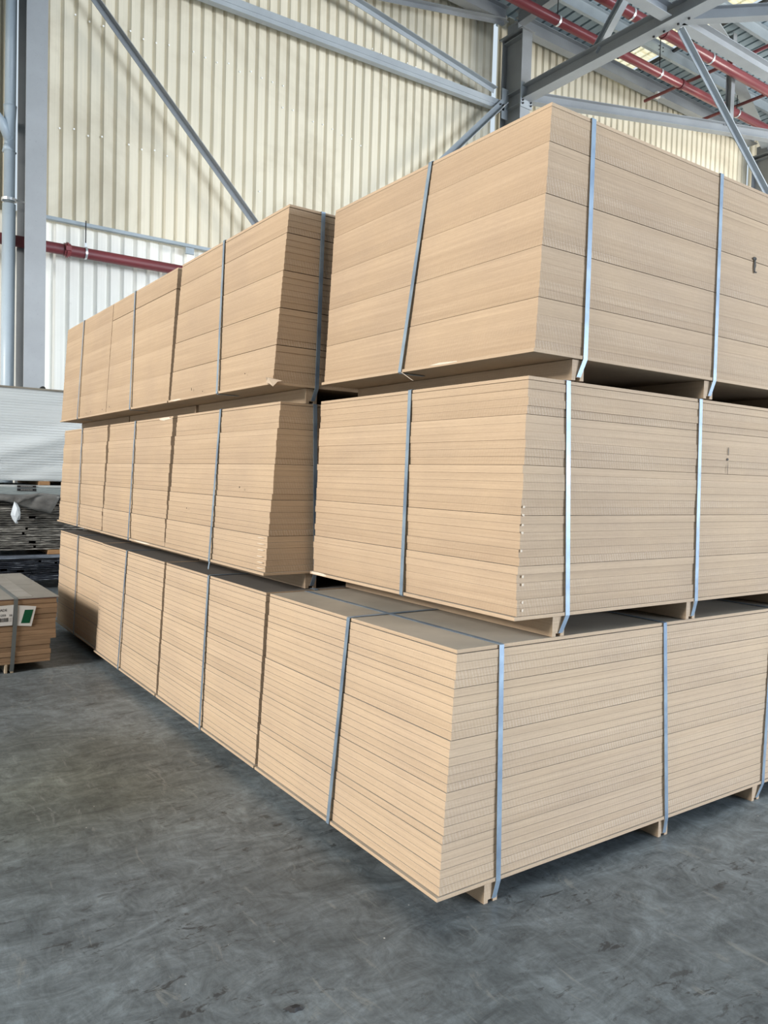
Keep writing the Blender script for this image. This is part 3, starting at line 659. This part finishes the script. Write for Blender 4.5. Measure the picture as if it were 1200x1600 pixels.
def text_mesh(body, size, x, z, y, parent, name='print', align='RIGHT'):
    cu = bpy.data.curves.new(name, 'FONT'); cu.body = body; cu.size = size; cu.align_x = align; cu.extrude = .0002
    o = bpy.data.objects.new(name, cu); COL.objects.link(o)
    dg = bpy.context.evaluated_depsgraph_get(); me = bpy.data.meshes.new_from_object(o.evaluated_get(dg))
    bpy.data.objects.remove(o); me.materials.clear(); me.materials.append(INK)
    ob = bpy.data.objects.new(name, me); COL.objects.link(ob); ob.parent = parent
    ob.rotation_euler = (math.pi/2, 0, 0); ob.location = (x, y, z); return ob
text_mesh('GRADE', .022, -.300, .398, -.0081, lab2, 'printed_word')
text_mesh('1250', .019, -.308, .366, -.0081, lab2, 'printed_number')
text_mesh('18', .019, -.272, .364, -.0081, lab2, 'printed_number')
bm = bmesh.new(); x = -.42; rn = random.Random(5)
while x < -.292:
    wdt = rn.choice((.002, .003, .005)); box(bm, x, x+wdt, -.0082, -.0078, .331, .356); x += wdt+rn.choice((.002, .003, .004))
done('barcode', bm, INK, lab2)
bm = bmesh.new()
for q in range(3): box(bm, -.288, -.274+.002*q, -.0082, -.0078, .333+.009*q, .336+.009*q)
done('fine_print', bm, flatm('grey_ink', (.25, .24, .24)), lab2)

# ================================================================== wrapped white pack and dark sheets, far left
YW = 9.0; X0, X1 = -1.6, 2.62
WP = thing('wrapped_sheet_pack', 'tall pack of white sheets under clear stretch film, beyond the left end of the stack', 'stack of sheets', (X0, YW, 1.165))
nsh = 34; hh = (2.125-1.175)/nsh
shm = None
for i in range(nsh):
    if shm is None:
        bm = bmesh.new(); box(bm, 0, X1-X0, 0, 1.5, 0, hh-.006, .0015); o = done('sheet', bm, SHEETW, WP); shm = o.data
    else: o = link('sheet', shm, None, WP)
    o.location = (rnd_ := random.uniform(-.004, .004), random.uniform(0, .004), .012+i*hh)
bm = bmesh.new(); box(bm, -.01, X1-X0+.01, -.018, 1.52, 2.130-1.165, 2.150-1.165, .003); done('cover_sheet', bm, noisy('grey_brown_cover', [(.3, (.20, .18, .15)), (.7, (.30, .28, .24))], (1, 1, 1), 4), WP)
bm = bmesh.new(); gx, gz = 60, 26; G = []
for j in range(gz+1):
    row = []
    for i in range(gx+1):
        uu_, vv = i/gx, j/gz
        x = -.01+(X1-X0+.02)*uu_; z = .0+(.965)*vv
        d1 = vv-(.15+.55*((uu_-.62)/.38)) if uu_ > .2 else .15+vv
        fold = .060*math.exp(-(d1*10)**2)+.030*math.exp(-((d1+.17)*13)**2)+.02*math.exp(-((d1+.36)*12)**2)
        y = -.010-fold-.004*math.sin(uu_*23+vv*9)
        row.append(bm.verts.new((x, y, z)))
    G.append(row)
for j in range(gz):
    for i in range(gx): bm.faces.new((G[j][i], G[j][i+1], G[j+1][i+1], G[j+1][i]))
fl = done('stretch_film', bm, FILM, WP, True); md = fl.modifiers.new('thickness', 'SOLIDIFY'); md.thickness = .0006
bm = bmesh.new(); tube(bm, [(3.42, .02, .985), (3.42, .07, .985)], .028, 12); done('plastic_plug', bm, DARKM, WP)
tagm = []
def messy_stack(t, z0, z1, n_, m, x0, x1, seed, y=0., name='sheet'):
    rn = random.Random(seed); h_ = (z1-z0)/n_
    for i in range(n_):
        bm = bmesh.new(); x = x0+rn.uniform(-.02, .02)
        while x < x1:
            e = min(x1+rn.uniform(-.03, .02), x+rn.uniform(.5, 1.8))
            yy = y+rn.uniform(-.012, .012); dz = rn.uniform(-.002, .002)
            if e-x > .05: box(bm, x, e, yy, y+1.2, z0+i*h_+dz*.3+.0005, z0+(i+1)*h_-.0025-rn.uniform(0, .25)*h_)
            x = e+rn.choice((0.002, .004, .03, .07))
        done(name, bm, m, t)
DG = thing('dark_sheet_pack', 'grey-brown sheets stacked under the white wrapped pack on pallet blocks', 'stack of sheets', (X0, YW-.02, .43))
messy_stack(DG, .0, .575, 24, SHEETG, 0, X1-X0, 11)
bm = bmesh.new(); box(bm, 0, X1-X0, -.01, 1.2, .582, .665, .004); done('rail_board', bm, noisy('blue_grey_board', [(.3, (.16, .19, .20)), (.7, (.36, .42, .44))], (1, 1, 9), 3), DG)
bm = bmesh.new(); box(bm, 0, X1-X0, -.006, 1.2, .668, .690); done('top_batten', bm, noisy('pale_batten', [(.3, (.40, .44, .46)), (.7, (.62, .66, .66))], (2, 1, 1), 3), DG)
for bx in (.4, 1.5, 2.6, 3.38, 3.72, 4.0):
    bm = bmesh.new(); box(bm, bx, bx+.11, -.004, 1.2, .692, .733, .003); done('pallet_block', bm, PALLETW, DG)
st = thing('warning_sticker', 'black printed sticker on the rail board under the white wrapped pack', 'sticker', (1.565, YW-.032, 1.045))
for q, (a, b) in enumerate(((.048, .072), (.012, .040))):
    bm = bmesh.new(); box(bm, 0, .185, -.001, .001, a, b); s_ = done('black_strip', bm, INK, st)
    bm = bmesh.new()
    for w_ in range(7): box(bm, .035+.017*w_, .047+.017*w_, -.0016, -.001, a+.010, a+.016)
    done('small_print', bm, flatm('pale_print', (.45, .45, .45)), s_)
# film flap and crumpled plastic hanging off the dark sheets
def cloth(name, m, parent, pts_top, pts_bot, y, bulge=.03, nx=14, nz=6, seed=1):
    rn = random.Random(seed); bm = bmesh.new(); G = []
    def lerp(pl, u):
        q = u*(len(pl)-1); i = min(int(q), len(pl)-2); f_ = q-i
        return pl[i][0]*(1-f_)+pl[i+1][0]*f_, pl[i][1]*(1-f_)+pl[i+1][1]*f_
    for j in range(nz+1):
        row = []
        for i in range(nx+1):
            a = lerp(pts_top, i/nx); b = lerp(pts_bot, i/nx); v = j/nz
            row.append(bm.verts.new((a[0]*(1-v)+b[0]*v, y-bulge*math.sin(v*2.6)*(.6+.4*math.sin(i*1.3))-rn.uniform(0, .008), a[1]*(1-v)+b[1]*v)))
        G.append(row)
    for j in range(nz):
        for i in range(nx): bm.faces.new((G[j][i], G[j][i+1], G[j+1][i+1], G[j+1][i]))
    o = done(name, bm, m, parent, True); md = o.modifiers.new('thickness', 'SOLIDIFY'); md.thickness = .002; return o
def wx(px): return 1.42+(px/95.)*.60    # picture column -> x on the far stacks' front
def wz(py_): return 1.174-(py_-751)*.00785
L_ = lambda pl: [(wx(a)-X0, wz(b)-.43) for a, b in pl]
cloth('film_flap', FILMG, DG, L_([(-60, 768), (0, 770), (30, 772), (60, 768), (92, 771)]), L_([(-60, 784), (0, 778), (30, 787), (52, 792), (75, 796)]), -.03, .035)
cloth('film_flap', FILMG, DG, L_([(-80, 769), (0, 771), (25, 771), (58, 769)]), L_([(-80, 786), (0, 779), (20, 783), (34, 779)]), -.05, .03, seed=5)
foil = thing('plastic_scrap', 'crumpled silvery plastic scrap hanging in front of the grey-brown sheets', 'plastic scrap', (wx(20), YW-.09, wz(795)))
bm = bmesh.new(); ctr = Vector((0, 0, 0))
ring = [(17, 780), (21, 782), (25, 789), (27, 796), (26, 804), (22, 805), (23, 809), (19, 809), (14, 803), (11, 797), (14, 789)]
V = [bm.verts.new((wx(a)-wx(20), random.uniform(-.03, .01), wz(b)-wz(795))) for a, b in ring]
inn = [bm.verts.new((wx(a)-wx(20), random.uniform(-.06, -.02), wz(b)-wz(795))) for a, b in ((20, 788), (23, 797), (17, 799), (20, 803))]
n_ = len(V)
near = [0, 0, 0, 1, 1, 3, 3, 3, 2, 2, 0]
for i in range(n_):
    j = (i+1) % n_; a, b = near[i], near[j]
    bm.faces.new((V[i], V[j], inn[a]))
    if a != b: bm.faces.new((V[j], inn[b], inn[a]))
bm.faces.new((inn[0], inn[1], inn[2])); bm.faces.new((inn[1], inn[3], inn[2]))
o = done('crumpled_film', bm, FOIL, foil); md = o.modifiers.new('thickness', 'SOLIDIFY'); md.thickness = .002
DB = thing('dark_sheet_pack', 'blue-black sheets on the floor at the bottom of the far left stack', 'stack of sheets', (X0, YW-.02, 0))
messy_stack(DB, .10, .335, 12, SHEETB, 0, X1-X0-.03, 21)
bm = bmesh.new(); box(bm, 0, X1-X0-.02, -.02, 1.2, .337, .372, .003); done('cover_film', bm, noisy('blue_grey_film', [(.3, (.05, .06, .08)), (.7, (.22, .26, .32))], (1, 1, 6), 4, .3), DB)
for bx in (.3, 1.6, 2.9, 3.9):
    bm = bmesh.new(); box(bm, bx, bx+.10, 0, 1.2, 0, .098, .003); done('pallet_block', bm, PALLETW, DB)
for bx in (.4, 1.6, 2.7, 3.48, 3.95):
    bm = bmesh.new(); box(bm, bx, bx+.13, .01, 1.2, .374, .427, .003); done('pallet_block', bm, PALLETW, DB)

# ================================================================== floor debris
bm = bmesh.new(); rn = random.Random(9); pts = []
for i in range(12):
    a = 2*math.pi*i/12; q = rn.uniform(.6, 1.15); pts.append((.027*q*math.cos(a)*1.0, .016*q*math.sin(a)))
T_ = [bm.verts.new((a*.6, b*.6, .007+rn.uniform(-.002, .002))) for a, b in pts]; B_ = [bm.verts.new((a, b, .0)) for a, b in pts]
for i in range(12): bm.faces.new((B_[i], B_[(i+1) % 12], T_[(i+1) % 12], T_[i]))
bm.faces.new(T_); bm.faces.new(B_[::-1])
o = single('rubber_fragment', 'small black fragment lying on the concrete near the bottom edge', 'debris', bm, DARKM); o.location = (.918, 1.630, .0); o.rotation_euler = (0, 0, -.5)
